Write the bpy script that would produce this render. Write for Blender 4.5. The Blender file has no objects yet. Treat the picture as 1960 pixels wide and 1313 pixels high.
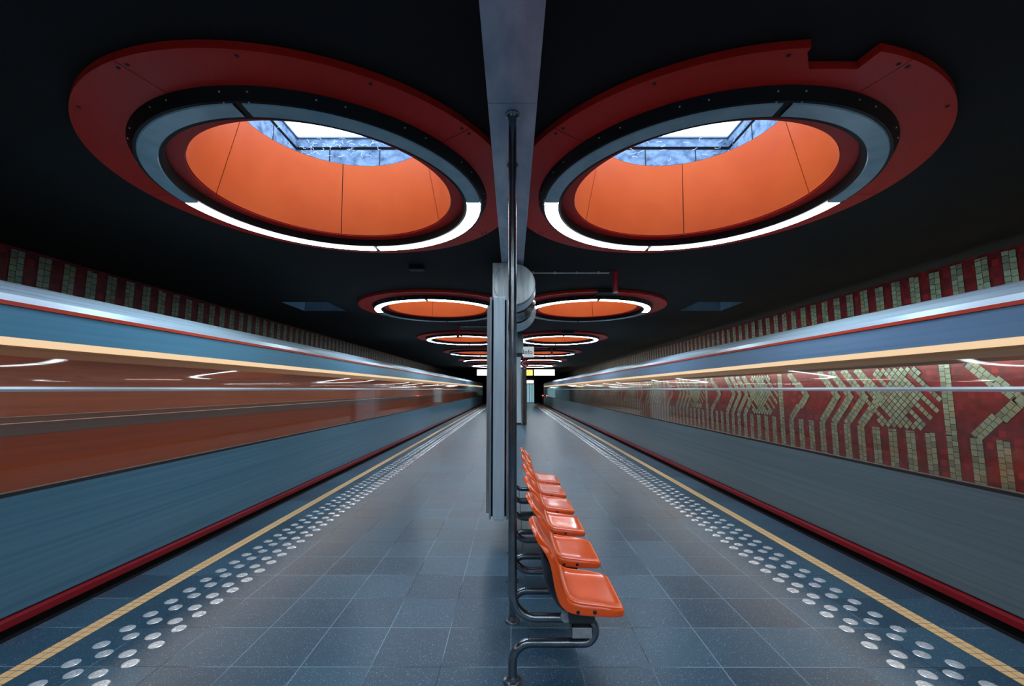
import bpy, bmesh, math, random
from mathutils import Vector, Matrix
random.seed(7)
C = bpy.context.scene.collection
SC = bpy.context.scene
PI = math.pi

# ------------------------------------------------------------------ camera, sky, exposure
H = 1.572                                   # eye height above the platform
cam_d = bpy.data.cameras.new('camera')
cam = bpy.data.objects.new('camera', cam_d)
C.objects.link(cam)
cam.location = (0, 0, H)
cam.rotation_euler = (PI/2 + math.radians(6.22), 0, math.radians(0.07))
cam_d.sensor_width = 36.0
cam_d.lens = 812.0 * 36.0 / 1960.0
cam_d.clip_start = 0.05
cam_d.clip_end = 300
SC.camera = cam

w = bpy.data.worlds.new('overcast_sky')
SC.world = w
w.use_nodes = True
bg = w.node_tree.nodes['Background']
bg.inputs['Color'].default_value = (0.62, 0.80, 1.0, 1)
bg.inputs['Strength'].default_value = 5.0

SC.view_settings.view_transform = 'Standard'
SC.view_settings.look = 'None'
SC.view_settings.gamma = 1
SC.view_settings.use_curve_mapping = False
SC.view_settings.exposure = 0.4
SC.cycles.use_denoising = True
SC.cycles.max_bounces = 8
SC.cycles.transparent_max_bounces = 16
SC.cycles.sample_clamp_indirect = 6.0
SC.cycles.use_light_tree = True

RING_Y = [3.76 + 5.65*k for k in range(6)]
BACK_Y = [3.76 - 5.65, 3.76 - 11.3]        # two more rows behind the viewer
ALL_Y = BACK_Y[::-1] + RING_Y
RING_X = 1.667
SHAFT_TOP = H + 3.16

def portal(x, y, sx, sy, z):
    l = bpy.data.lights.new('daylight_portal', 'AREA')
    l.shape = 'RECTANGLE'; l.size = sx; l.size_y = sy
    l.cycles.is_portal = True
    o = bpy.data.objects.new('daylight_portal', l)
    C.objects.link(o); o.location = (x, y, z)
for yy in ALL_Y:
    for s in (-1, 1):
        portal(s*RING_X, yy, 2.0, 2.5, SHAFT_TOP - 0.02)

# ------------------------------------------------------------------ materials
def mat(name, col, rough=0.5, metal=0.0, emit=None, strength=0.0, coat=0.0, spec=None):
    m = bpy.data.materials.new(name); m.use_nodes = True
    b = m.node_tree.nodes['Principled BSDF']
    b.inputs['Base Color'].default_value = (*col, 1)
    b.inputs['Roughness'].default_value = rough
    b.inputs['Metallic'].default_value = metal
    if coat:
        b.inputs['Coat Weight'].default_value = coat
        b.inputs['Coat Roughness'].default_value = 0.06
    if spec is not None: b.inputs['Specular IOR Level'].default_value = spec
    if emit:
        b.inputs['Emission Color'].default_value = (*emit, 1)
        b.inputs['Emission Strength'].default_value = strength
    return m

def nd(m, t, **kw):
    n = m.node_tree.nodes.new(t)
    for k, v in kw.items(): setattr(n, k, v)
    return n
def lk(m, a, b): m.node_tree.links.new(a, b)
def bsdf(m): return m.node_tree.nodes['Principled BSDF']
def mth(m, op, a, b=None, clamp=False):
    n = nd(m, 'ShaderNodeMath', operation=op, use_clamp=clamp)
    for i, v in enumerate((a, b)):
        if v is None: continue
        if isinstance(v, (int, float)): n.inputs[i].default_value = v
        else: lk(m, v, n.inputs[i])
    return n.outputs[0]
def noise(m, scale, stretch=(1, 1, 1), detail=4, rough=0.55):
    tc = nd(m, 'ShaderNodeTexCoord'); mp = nd(m, 'ShaderNodeMapping')
    mp.inputs['Scale'].default_value = stretch
    lk(m, tc.outputs['Object'], mp.inputs[0])
    n = nd(m, 'ShaderNodeTexNoise'); n.inputs['Scale'].default_value = scale
    n.inputs['Detail'].default_value = detail; n.inputs['Roughness'].default_value = rough
    lk(m, mp.outputs[0], n.inputs['Vector'])
    return n.outputs['Fac']
def ramp(m, fac, stops):
    r = nd(m, 'ShaderNodeValToRGB')
    e = r.color_ramp.elements
    while len(e) < len(stops): e.new(0.5)
    for i, (p, c) in enumerate(stops):
        e[i].position = p; e[i].color = (*c, 1)
    lk(m, fac, r.inputs[0])
    return r.outputs[0]
def noisy(name, c1, c2, scale, stretch=(1, 1, 1), rough=0.5, metal=0.0, lo=0.35, hi=0.65, bump=0.0, coat=0.0, rvar=0.0):
    m = mat(name, c1, rough, metal, coat=coat)
    f = noise(m, scale, stretch)
    lk(m, ramp(m, f, [(lo, c1), (hi, c2)]), bsdf(m).inputs['Base Color'])
    if rvar:
        lk(m, mth(m, 'ADD', mth(m, 'MULTIPLY', f, rvar), rough - rvar/2), bsdf(m).inputs['Roughness'])
    if bump:
        b = nd(m, 'ShaderNodeBump'); b.inputs['Strength'].default_value = bump
        b.inputs['Distance'].default_value = 0.01
        lk(m, f, b.inputs['Height']); lk(m, b.outputs[0], bsdf(m).inputs['Normal'])
    return m

M = {}
M['black'] = mat('matt_black', (0.006, 0.007, 0.009), 0.7)
M['ceiling'] = noisy('black_ceiling', (0.002, 0.0024, 0.0035), (0.004, 0.0048, 0.0065), 2.0, rough=0.9)
M['housing'] = mat('black_housing', (0.004, 0.005, 0.007), 0.5, spec=0.2)
M['red_panel'] = noisy('red_canopy_paint', (0.60, 0.020, 0.013), (0.70, 0.028, 0.017), 1.2, rough=0.42)
bsdf(M['red_panel']).inputs['Specular IOR Level'].default_value = 0.2
M['orange_panel'] = noisy('orange_drum_paint', (0.84, 0.125, 0.018), (0.92, 0.16, 0.024), 1.5, rough=0.5)
M['seam'] = mat('dark_red_seam', (0.10, 0.008, 0.004), 0.7)
M['lit'] = mat('lit_diffuser', (0.9, 0.9, 0.85), 0.4, emit=(0.82, 0.945, 1.0), strength=15.0)
M['unlit'] = noisy('unlit_diffuser', (0.28, 0.50, 0.58), (0.36, 0.58, 0.66), 6, rough=0.22)
M['screw'] = mat('screw_metal', (0.6, 0.62, 0.65), 0.3, 1.0)
M['steel'] = noisy('brushed_steel', (0.28, 0.34, 0.38), (0.46, 0.52, 0.56), 4, (6, 0.7, 0.7), 0.34, 0.5, rvar=0.15)
M['beam'] = noisy('stained_beam_steel', (0.30, 0.40, 0.50), (0.50, 0.58, 0.66), 2.2, (2.5, 1, 1), 0.40, 0.35, rvar=0.2)
M['panelsteel'] = noisy('satin_steel', (0.58, 0.80, 0.94), (0.70, 0.90, 0.99), 5, (8, 8, 0.5), 0.30, 0.2)
M['tube'] = noisy('dark_steel_tube', (0.13, 0.165, 0.20), (0.22, 0.26, 0.30), 8, rough=0.20, metal=0.9, rvar=0.1)
M['darkmetal'] = mat('dark_bracket_metal', (0.05, 0.06, 0.07), 0.4, 0.6)
M['rubber'] = mat('black_rubber', (0.010, 0.012, 0.016), 0.6)
M['seat'] = mat('orange_plastic', (0.97, 0.11, 0.005), 0.20, coat=0.5)
M['seatback'] = mat('black_plastic', (0.012, 0.015, 0.022), 0.45)
M['galv'] = noisy('galvanised_end', (0.30, 0.35, 0.40), (0.48, 0.53, 0.58), 30, rough=0.5, metal=0.5)
M['stud'] = mat('stud_metal', (0.88, 0.96, 1.0), 0.24, 0.6)
M['white'] = mat('white_plastic', (0.75, 0.80, 0.82), 0.5)
M['signred'] = mat('sign_red', (0.42, 0.012, 0.02), 0.5)
M['darkwood'] = noisy('brown_laminate', (0.035, 0.022, 0.022), (0.06, 0.035, 0.033), 8, (1, 1, 0.3), 0.4)
M['coping'] = mat('dark_platform_edge', (0.003, 0.0035, 0.005), 0.7, spec=0.2)
M['ballast'] = noisy('track_bed', (0.010, 0.011, 0.012), (0.03, 0.03, 0.03), 20, rough=0.95)
M['grey'] = mat('grey_paint', (0.16, 0.19, 0.21), 0.5)
M['concrete'] = noisy('pale_concrete', (0.05, 0.085, 0.14), (0.22, 0.30, 0.42), 9, (1, 1, 1.2), 0.85, lo=0.3, hi=0.6, bump=0.4)
M['signlit'] = mat('sign_lit', (0.8, 0.8, 0.8), 0.5, emit=(0.93, 1.0, 0.96), strength=3.2)
M['led'] = mat('led_yellow', (0.8, 0.7, 0.1), 0.5, emit=(1.0, 0.72, 0.12), strength=1.6)
M['redlamp'] = mat('red_lamp', (0.8, 0.05, 0.03), 0.5, emit=(1.0, 0.05, 0.03), strength=9)
M['lobby'] = mat('lobby_glass', (0.5, 0.7, 0.75), 0.4, emit=(0.40, 0.75, 0.85), strength=0.4)
M['signtext'] = mat('sign_text', (0.25, 0.02, 0.03), 0.5)
M['mark'] = mat('sign_mark', (0.3, 0.45, 0.4), 0.5)

# ---- train
def streaky(name, c1, c2, rough, metal, sc=9.0):
    m = noisy(name, c1, c2, sc, (1.0, 0.03, 3.0), rough, metal, lo=0.3, hi=0.7, rvar=0.12)
    return m
M['body'] = streaky('train_body_steel', (0.07, 0.20, 0.29), (0.12, 0.27, 0.37), 0.34, 0.3)
M['body_grey'] = streaky('train_body_grey', (0.12, 0.18, 0.21), (0.17, 0.24, 0.27), 0.34, 0.3)
M['fascia_blue'] = streaky('train_fascia_blue', (0.17, 0.34, 0.56), (0.24, 0.42, 0.64), 0.34, 0.25)
M['fascia'] = streaky('train_fascia_steel', (0.10, 0.35, 0.54), (0.15, 0.42, 0.60), 0.34, 0.25)
M['roof'] = streaky('train_roof_silver', (0.52, 0.76, 0.94), (0.66, 0.88, 0.99), 0.30, 0.2)
M['sill'] = mat('train_red_sill', (0.25, 0.002, 0.009), 0.4)
M['stripe'] = mat('train_red_stripe', (0.70, 0.055, 0.022), 0.4)
M['transom'] = mat('train_rail_metal', (0.62, 0.70, 0.76), 0.32, 0.4)
M['trainlight'] = mat('train_light', (0.05, 0.04, 0.03), 0.5, emit=(1.0, 0.70, 0.42), strength=0.68)
M['added_car_light'] = mat('added_carriage_glow', (0.9, 0.85, 0.8), 0.5, emit=(1.0, 0.90, 0.78), strength=5.2)  # glow of the added carriage ceiling panel
M['added_wall_light'] = mat('added_wall_glow', (0.5, 0.5, 0.5), 0.5, emit=(0.86, 1.0, 0.95), strength=14.0)  # glow of a strip added only to light the right mosaic wall
M['in_orange'] = streaky('carriage_orange', (0.55, 0.11, 0.025), (0.68, 0.16, 0.04), 0.5, 0.0)
M['in_brown'] = streaky('carriage_brown', (0.20, 0.07, 0.045), (0.30, 0.11, 0.06), 0.5, 0.0)
M['in_grey'] = streaky('carriage_grey', (0.22, 0.21, 0.21), (0.30, 0.28, 0.27), 0.5, 0.0)
M['in_floor'] = mat('carriage_floor', (0.05, 0.05, 0.055), 0.6)

def glass(name, tint, refl=1.0, rough=0.02, haze=0.0, hazecol=(0.3, 0.3, 0.3)):
    m = bpy.data.materials.new(name); m.use_nodes = True
    nt = m.node_tree; nt.nodes.remove(nt.nodes['Principled BSDF'])
    out = nt.nodes['Material Output']
    t = nd(m, 'ShaderNodeBsdfTransparent'); t.inputs[0].default_value = (*tint, 1)
    g = nd(m, 'ShaderNodeBsdfGlossy'); g.inputs['Roughness'].default_value = rough
    g.inputs['Color'].default_value = (1, 1, 1, 1)
    fr = nd(m, 'ShaderNodeLayerWeight'); fr.inputs['Blend'].default_value = 0.5
    mx = nd(m, 'ShaderNodeMixShader')
    f5 = mth(m, 'POWER', fr.outputs['Facing'], 5.0)
    lk(m, mth(m, 'ADD', mth(m, 'MULTIPLY', f5, 0.55*refl), 0.035*refl), mx.inputs[0])
    base = t.outputs[0]
    if haze:
        d = nd(m, 'ShaderNodeBsdfDiffuse'); d.inputs[0].default_value = (*hazecol, 1)
        h = nd(m, 'ShaderNodeMixShader'); h.inputs[0].default_value = haze
        lk(m, t.outputs[0], h.inputs[1]); lk(m, d.outputs[0], h.inputs[2]); base = h.outputs[0]
    lk(m, base, mx.inputs[1]); lk(m, g.outputs[0], mx.inputs[2])
    lk(m, mx.outputs[0], out.inputs['Surface'])
    return m
M['glass'] = glass('train_glass', (0.92, 0.88, 0.86), 1.0, 0.05, 0.04, (0.42, 0.28, 0.24))
M['clearglass'] = glass('clear_glass', (0.95, 0.95, 0.95), 0.6, 0.05)
M['skyglass'] = glass('skylight_glass', (0.95, 0.97, 1.0), 0.8)

# ---- floor tiles
def floor_mat():
    m = mat('speckled_blue_floor_tiles', (0.05, 0.09, 0.13), 0.4)
    tc = nd(m, 'ShaderNodeTexCoord'); sp = nd(m, 'ShaderNodeSeparateXYZ')
    lk(m, tc.outputs['Object'], sp.inputs[0])
    ux = mth(m, 'DIVIDE', mth(m, 'ADD', sp.outputs[0], 0.01 + 8.0), 0.4)
    uy = mth(m, 'DIVIDE', mth(m, 'ADD', sp.outputs[1], 8.0 - 0.2), 0.4)
    fx = mth(m, 'FRACT', ux); fy = mth(m, 'FRACT', uy)
    def edge(f): return mth(m, 'MINIMUM', f, mth(m, 'SUBTRACT', 1.0, f))
    e = mth(m, 'MINIMUM', edge(fx), edge(fy))
    grout = mth(m, 'LESS_THAN', e, 0.0065)
    cmb = nd(m, 'ShaderNodeCombineXYZ')
    lk(m, mth(m, 'FLOOR', ux), cmb.inputs[0]); lk(m, mth(m, 'FLOOR', uy), cmb.inputs[1])
    wn = nd(m, 'ShaderNodeTexWhiteNoise'); lk(m, cmb.outputs[0], wn.inputs['Vector'])
    tile = ramp(m, wn.outputs['Value'], [(0.0, (0.010, 0.046, 0.082)), (0.5, (0.019, 0.068, 0.114)), (1.0, (0.034, 0.100, 0.155))])
    vo = nd(m, 'ShaderNodeTexVoronoi'); vo.inputs['Scale'].default_value = 95.0
    lk(m, tc.outputs['Object'], vo.inputs['Vector'])
    wn2 = nd(m, 'ShaderNodeSeparateColor'); lk(m, vo.outputs['Color'], wn2.inputs[0])
    spk = mth(m, 'MULTIPLY', mth(m, 'LESS_THAN', vo.outputs['Distance'], 0.16), mth(m, 'GREATER_THAN', wn2.outputs[0], 0.5))
    vo3 = nd(m, 'ShaderNodeTexVoronoi'); vo3.inputs['Scale'].default_value = 190.0
    lk(m, tc.outputs['Object'], vo3.inputs['Vector'])
    spk2 = mth(m, 'MULTIPLY', mth(m, 'LESS_THAN', vo3.outputs['Distance'], 0.17), 0.45)
    f = mth(m, 'MAXIMUM', mth(m, 'MULTIPLY', spk, 0.75), spk2)
    mix = nd(m, 'ShaderNodeMix', data_type='RGBA'); lk(m, f, mix.inputs[0])
    lk(m, tile, mix.inputs[6]); mix.inputs[7].default_value = (0.80, 0.95, 1.0, 1)
    # grout pale near the edges, darker where it is worn in the middle
    n = noise(m, 0.9, detail=2)
    gc = ramp(m, n, [(0.42, (0.030, 0.045, 0.06)), (0.52, (0.25, 0.36, 0.44))])
    mix2 = nd(m, 'ShaderNodeMix', data_type='RGBA'); lk(m, grout, mix2.inputs[0])
    lk(m, mix.outputs[2], mix2.inputs[6]); lk(m, gc, mix2.inputs[7])
    lk(m, mix2.outputs[2], bsdf(m).inputs['Base Color'])
    r = noise(m, 3.0, detail=5)
    rr = mth(m, 'ADD', mth(m, 'MULTIPLY', r, 0.05), 0.285)
    rr = mth(m, 'ADD', rr, mth(m, 'MULTIPLY', wn.outputs['Value'], 0.04))
    lk(m, mth(m, 'ADD', rr, mth(m, 'MULTIPLY', grout, 0.4), True), bsdf(m).inputs['Roughness'])
    b = nd(m, 'ShaderNodeBump'); b.inputs['Strength'].default_value = 0.25; b.inputs['Distance'].default_value = 0.002
    lk(m, mth(m, 'SUBTRACT', 1.0, grout), b.inputs['Height']); lk(m, b.outputs[0], bsdf(m).inputs['Normal'])
    bsdf(m).inputs['Specular IOR Level'].default_value = 0.85
    bsdf(m).inputs['Specular Tint'].default_value = (0.62, 0.84, 1.0, 1)
    return m
M['floor'] = floor_mat()

def yellow_mat():
    m = mat('yellow_stripe_tiles', (0.80, 0.50, 0.20), 0.5)
    tc = nd(m, 'ShaderNodeTexCoord'); sp = nd(m, 'ShaderNodeSeparateXYZ')
    lk(m, tc.outputs['Object'], sp.inputs[0])
    def g(o, off):
        f = mth(m, 'FRACT', mth(m, 'DIVIDE', mth(m, 'ADD', o, off), 0.0545))
        return mth(m, 'LESS_THAN', mth(m, 'MINIMUM', f, mth(m, 'SUBTRACT', 1.0, f)), 0.035)
    l = mth(m, 'MAXIMUM', g(sp.outputs[0], 5.45), g(sp.outputs[1], 5.45))
    mix = nd(m, 'ShaderNodeMix', data_type='RGBA'); lk(m, l, mix.inputs[0])
    f = noise(m, 40)
    lk(m, ramp(m, f, [(0.3, (0.86, 0.52, 0.22)), (0.7, (0.96, 0.64, 0.32))]), mix.inputs[6])
    mix.inputs[7].default_value = (0.16, 0.12, 0.07, 1)
    lk(m, mix.outputs[2], bsdf(m).inputs['Base Color'])
    return m
M['yellow'] = yellow_mat()

M['grout'] = mat('black_wall_grout', (0.012, 0.012, 0.012), 0.7)
def redwall_mat(name, c1, c2):
    m = mat(name, c1, 0.45)
    tc = nd(m, 'ShaderNodeTexCoord'); sp = nd(m, 'ShaderNodeSeparateXYZ')
    lk(m, tc.outputs['Object'], sp.inputs[0])
    uy = mth(m, 'DIVIDE', sp.outputs[1], 0.0825); uz = mth(m, 'DIVIDE', sp.outputs[2], 0.085)
    cmb = nd(m, 'ShaderNodeCombineXYZ'); lk(m, mth(m, 'FLOOR', uy), cmb.inputs[0]); lk(m, mth(m, 'FLOOR', uz), cmb.inputs[1])
    wn = nd(m, 'ShaderNodeTexWhiteNoise'); lk(m, cmb.outputs[0], wn.inputs['Vector'])
    lk(m, ramp(m, wn.outputs['Value'], [(0.0, c1), (0.85, c2), (1.0, (c2[0]*1.6, c2[1]*1.3, c2[2]*1.3))]), bsdf(m).inputs['Base Color'])
    return m
M['redwall'] = redwall_mat('red_wall_tiles', (0.13, 0.006, 0.012), (0.24, 0.012, 0.018))
for i, c in enumerate([(0.31, 0.41, 0.31), (0.40, 0.51, 0.39), (0.25, 0.29, 0.24), (0.38, 0.40, 0.25)]):
    M['tile%d' % i] = noisy('pale_tile_%s' % 'abcd'[i], tuple(v*0.8 for v in c), c, 30, rough=0.35)

# ------------------------------------------------------------------ mesh helpers
class MB:
    def __init__(s): s.v = []; s.f = []; s.m = []
    def face(s, pts, mi=0):
        b = len(s.v); s.v += [tuple(p) for p in pts]; s.f.append(tuple(range(b, b+len(pts)))); s.m.append(mi)
    def grid(s, rows, mi=0, close_u=False, close_v=False):
        b = len(s.v); nu = len(rows); nv = len(rows[0])
        for r in rows: s.v += [tuple(p) for p in r]
        for i in range(nu if close_u else nu-1):
            for j in range(nv if close_v else nv-1):
                i2 = (i+1) % nu; j2 = (j+1) % nv
                s.f.append((b+i*nv+j, b+i*nv+j2, b+i2*nv+j2, b+i2*nv+j)); s.m.append(mi)
        return b
    def box(s, x0, x1, y0, y1, z0, z1, mi=0):
        b = len(s.v)
        s.v += [(x, y, z) for z in (z0, z1) for y in (y0, y1) for x in (x0, x1)]
        for q in ((0,2,3,1), (4,5,7,6), (0,1,5,4), (2,6,7,3), (0,4,6,2), (1,3,7,5)):
            s.f.append(tuple(b+k for k in q)); s.m.append(mi)
    def tube(s, pts, r, n=16, mi=0, cap=True):
        pts = [Vector(p) for p in pts]
        rows = []; up = None
        for i, p in enumerate(pts):
            if i == 0: t = pts[1]-pts[0]
            elif i == len(pts)-1: t = pts[-1]-pts[-2]
            else: t = (pts[i+1]-p).normalized() + (p-pts[i-1]).normalized()
            t.normalize()
            if up is None:
                up = Vector((0, 1, 0)) if abs(t.y) < 0.9 else Vector((1, 0, 0))
            u = (up - t*up.dot(t)).normalized(); up = u; vv = t.cross(u)
            rows.append([p + (u*math.cos(2*PI*k/n) + vv*math.sin(2*PI*k/n))*r for k in range(n)])
        b = s.grid(rows, mi, close_v=True)
        if cap:
            s.f.append(tuple(b+k for k in range(n))[::-1]); s.m.append(mi)
            e = b+(len(rows)-1)*n
            s.f.append(tuple(e+k for k in range(n))); s.m.append(mi)
    def lathe(s, prof, c=(0, 0, 0), n=32, axis='z', mi=0):
        rows = []
        for r, h in prof:
            row = []
            for k in range(n):
                a = 2*PI*k/n; p, q = r*math.cos(a), r*math.sin(a)
                row.append((c[0]+p, c[1]+q, c[2]+h) if axis == 'z' else ((c[0]+p, c[1]+h, c[2]-q) if axis == 'y' else (c[0]+h, c[1]+p, c[2]+q)))
            rows.append(row)
        s.grid(rows, mi, close_v=True)
    def mesh(s, name, mats, smooth=False, bevel=0):
        me = bpy.data.meshes.new(name); me.from_pydata(s.v, [], s.f)
        if not isinstance(mats, (list, tuple)): mats = [mats]
        for m in mats: me.materials.append(m)
        if len(mats) > 1: me.polygons.foreach_set('material_index', s.m)
        bm = bmesh.new(); bm.from_mesh(me)
        bmesh.ops.remove_doubles(bm, verts=bm.verts, dist=1e-5)
        bmesh.ops.recalc_face_normals(bm, faces=bm.faces)
        bm.to_mesh(me); bm.free()
        if smooth:
            me.polygons.foreach_set('use_smooth', [True]*len(me.polygons))
            me.set_sharp_from_angle(angle=math.radians(40))
        me.update(); return me
    def build(s, name, mats, parent=None, smooth=False, bevel=0):
        o = bpy.data.objects.new(name, s.mesh(name, mats, smooth)); C.objects.link(o)
        if parent: o.parent = parent
        if bevel:
            b = o.modifiers.new('bevel', 'BEVEL'); b.width = bevel; b.segments = 2; b.limit_method = 'ANGLE'
        return o

def tag(o, label=None, cat=None, group=None, kind=None):
    if label: o['label'] = label
    if cat: o['category'] = cat
    if group: o['group'] = group
    if kind: o['kind'] = kind
    return o
def empty(name, loc=(0, 0, 0), label=None, cat=None, group=None, kind=None):
    o = bpy.data.objects.new(name, None); C.objects.link(o); o.location = loc
    o.empty_display_size = 0.2
    return tag(o, label, cat, group, kind)
def copy_tree(o, parent=None, skip=()):
    kids = [k for k in o.children if k.name.split('.')[0] not in skip]
    c = o.copy(); C.objects.link(c)
    if parent: c.parent = parent
    for ch in kids: copy_tree(ch, c, skip)
    return c
def boxo(name, dims, m, parent=None, bevel=0):
    b = MB(); b.box(*dims); return b.build(name, m, parent, bevel=bevel)
def arc(cx, cz, r, a0, a1, n, y=0):
    return [(cx + r*math.cos(math.radians(a0+(a1-a0)*k/n)), y, cz + r*math.sin(math.radians(a0+(a1-a0)*k/n))) for k in range(n+1)]

Y0, Y1 = -12.0, 58.0          # hall extent
EDGE = 3.225
WALLX = 6.5
CEIL = H + 1.85

# ------------------------------------------------------------------ setting
boxo('floor', (-EDGE+0.05, EDGE-0.05, Y0, Y1, -0.30, 0.0), M['floor'])['kind'] = 'structure'
for s, nm in ((-1, 'left'), (1, 'right')):
    x0, x1 = sorted((s*(EDGE-0.05), s*EDGE))
    b = MB(); b.box(x0, x1, Y0, Y1, -0.30, 0.0)
    xa, xb = sorted((s*(EDGE-0.55), s*(EDGE-0.10)))
    b.box(xa, xb, Y0, Y1, -1.15, -0.30)
    b.build('trim_%d' % (1 if s < 0 else 2), M['coping'])['kind'] = 'structure'
    xa, xb = sorted((s*(EDGE-0.55), s*WALLX))
    boxo('floor_track_%s' % nm, (xa, xb, Y0, Y1, -1.25, -1.15), M['ballast'])['kind'] = 'structure'

# ceiling with a round opening over every canopy
def ceiling():
    b = MB(); n = 64; r = 1.085
    cells = [(s*RING_X, y) for s in (-1, 1) for y in ALL_Y]
    for cx, cy in cells:
        hx, hy = RING_X, 2.825
        rows = [[], []]
        for k in range(n):
            a = 2*PI*(k+0.5)/n; c, si = math.cos(a), math.sin(a)
            t = min(hx/abs(c) if abs(c) > 1e-9 else 1e9, hy/abs(si) if abs(si) > 1e-9 else 1e9)
            rows[0].append((cx+r*c, cy+r*si, CEIL)); rows[1].append((cx+t*c, cy+t*si, CEIL))
        b.grid(rows, close_v=True)
        for sx in (-1, 1):
            for sy in (-1, 1):
                a = math.atan2(sy*hy, sx*hx); k = int((a/(2*PI)*n) - 0.5 + n) % n
                b.face([rows[1][k], (cx+sx*hx, cy+sy*hy, CEIL), rows[1][(k+1) % n]])
    ya, yb = ALL_Y[0]-2.825, ALL_Y[-1]+2.825
    xo = 2*RING_X
    for s in (-1, 1):
        # outer strips with the little square recess cut out
        rx0, rx1, ry0, ry1 = 3.96, 4.94, 8.9, 9.93
        for (p, q, u, v) in ((xo, WALLX, ya, ry0), (xo, rx0, ry0, ry1), (rx1, WALLX, ry0, ry1), (xo, WALLX, ry1, yb)):
            b.face([(s*p, u, CEIL), (s*q, u, CEIL), (s*q, v, CEIL), (s*p, v, CEIL)])
    b.face([(-WALLX, Y0, CEIL), (WALLX, Y0, CEIL), (WALLX, ya, CEIL), (-WALLX, ya, CEIL)])
    b.face([(-WALLX, yb, CEIL), (WALLX, yb, CEIL), (WALLX, Y1, CEIL), (-WALLX, Y1, CEIL)])
    o = b.build('ceiling', M['ceiling']); o['kind'] = 'structure'
ceiling()

# square recesses in the ceiling above the tracks
M['recess'] = noisy('blue_lit_recess', (0.10, 0.20, 0.28), (0.14, 0.25, 0.34), 3, rough=0.8)  # blue of the light in the shaft is put into this wall colour
for s, nm in ((-1, 'left'), (1, 'right')):
    b = MB(); x0, x1 = sorted((s*3.96, s*4.94)); h = 0.55
    y0, y1, z0, z1 = 8.9, 9.93, CEIL, CEIL+h
    b.face([(x0, y0, z0), (x1, y0, z0), (x1, y0, z1), (x0, y0, z1)])
    b.face([(x0, y1, z0), (x1, y1, z0), (x1, y1, z1), (x0, y1, z1)])
    b.face([(x0, y0, z0), (x0, y1, z0), (x0, y1, z1), (x0, y0, z1)])
    b.face([(x1, y0, z0), (x1, y1, z0), (x1, y1, z1), (x1, y0, z1)])
    b.face([(x0, y0, z1), (x1, y0, z1), (x1, y0+0.97, z1), (x0, y0+0.97, z1)])
    b.build('ceiling_recess_%s' % nm, M['recess'])['kind'] = 'structure'

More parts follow.
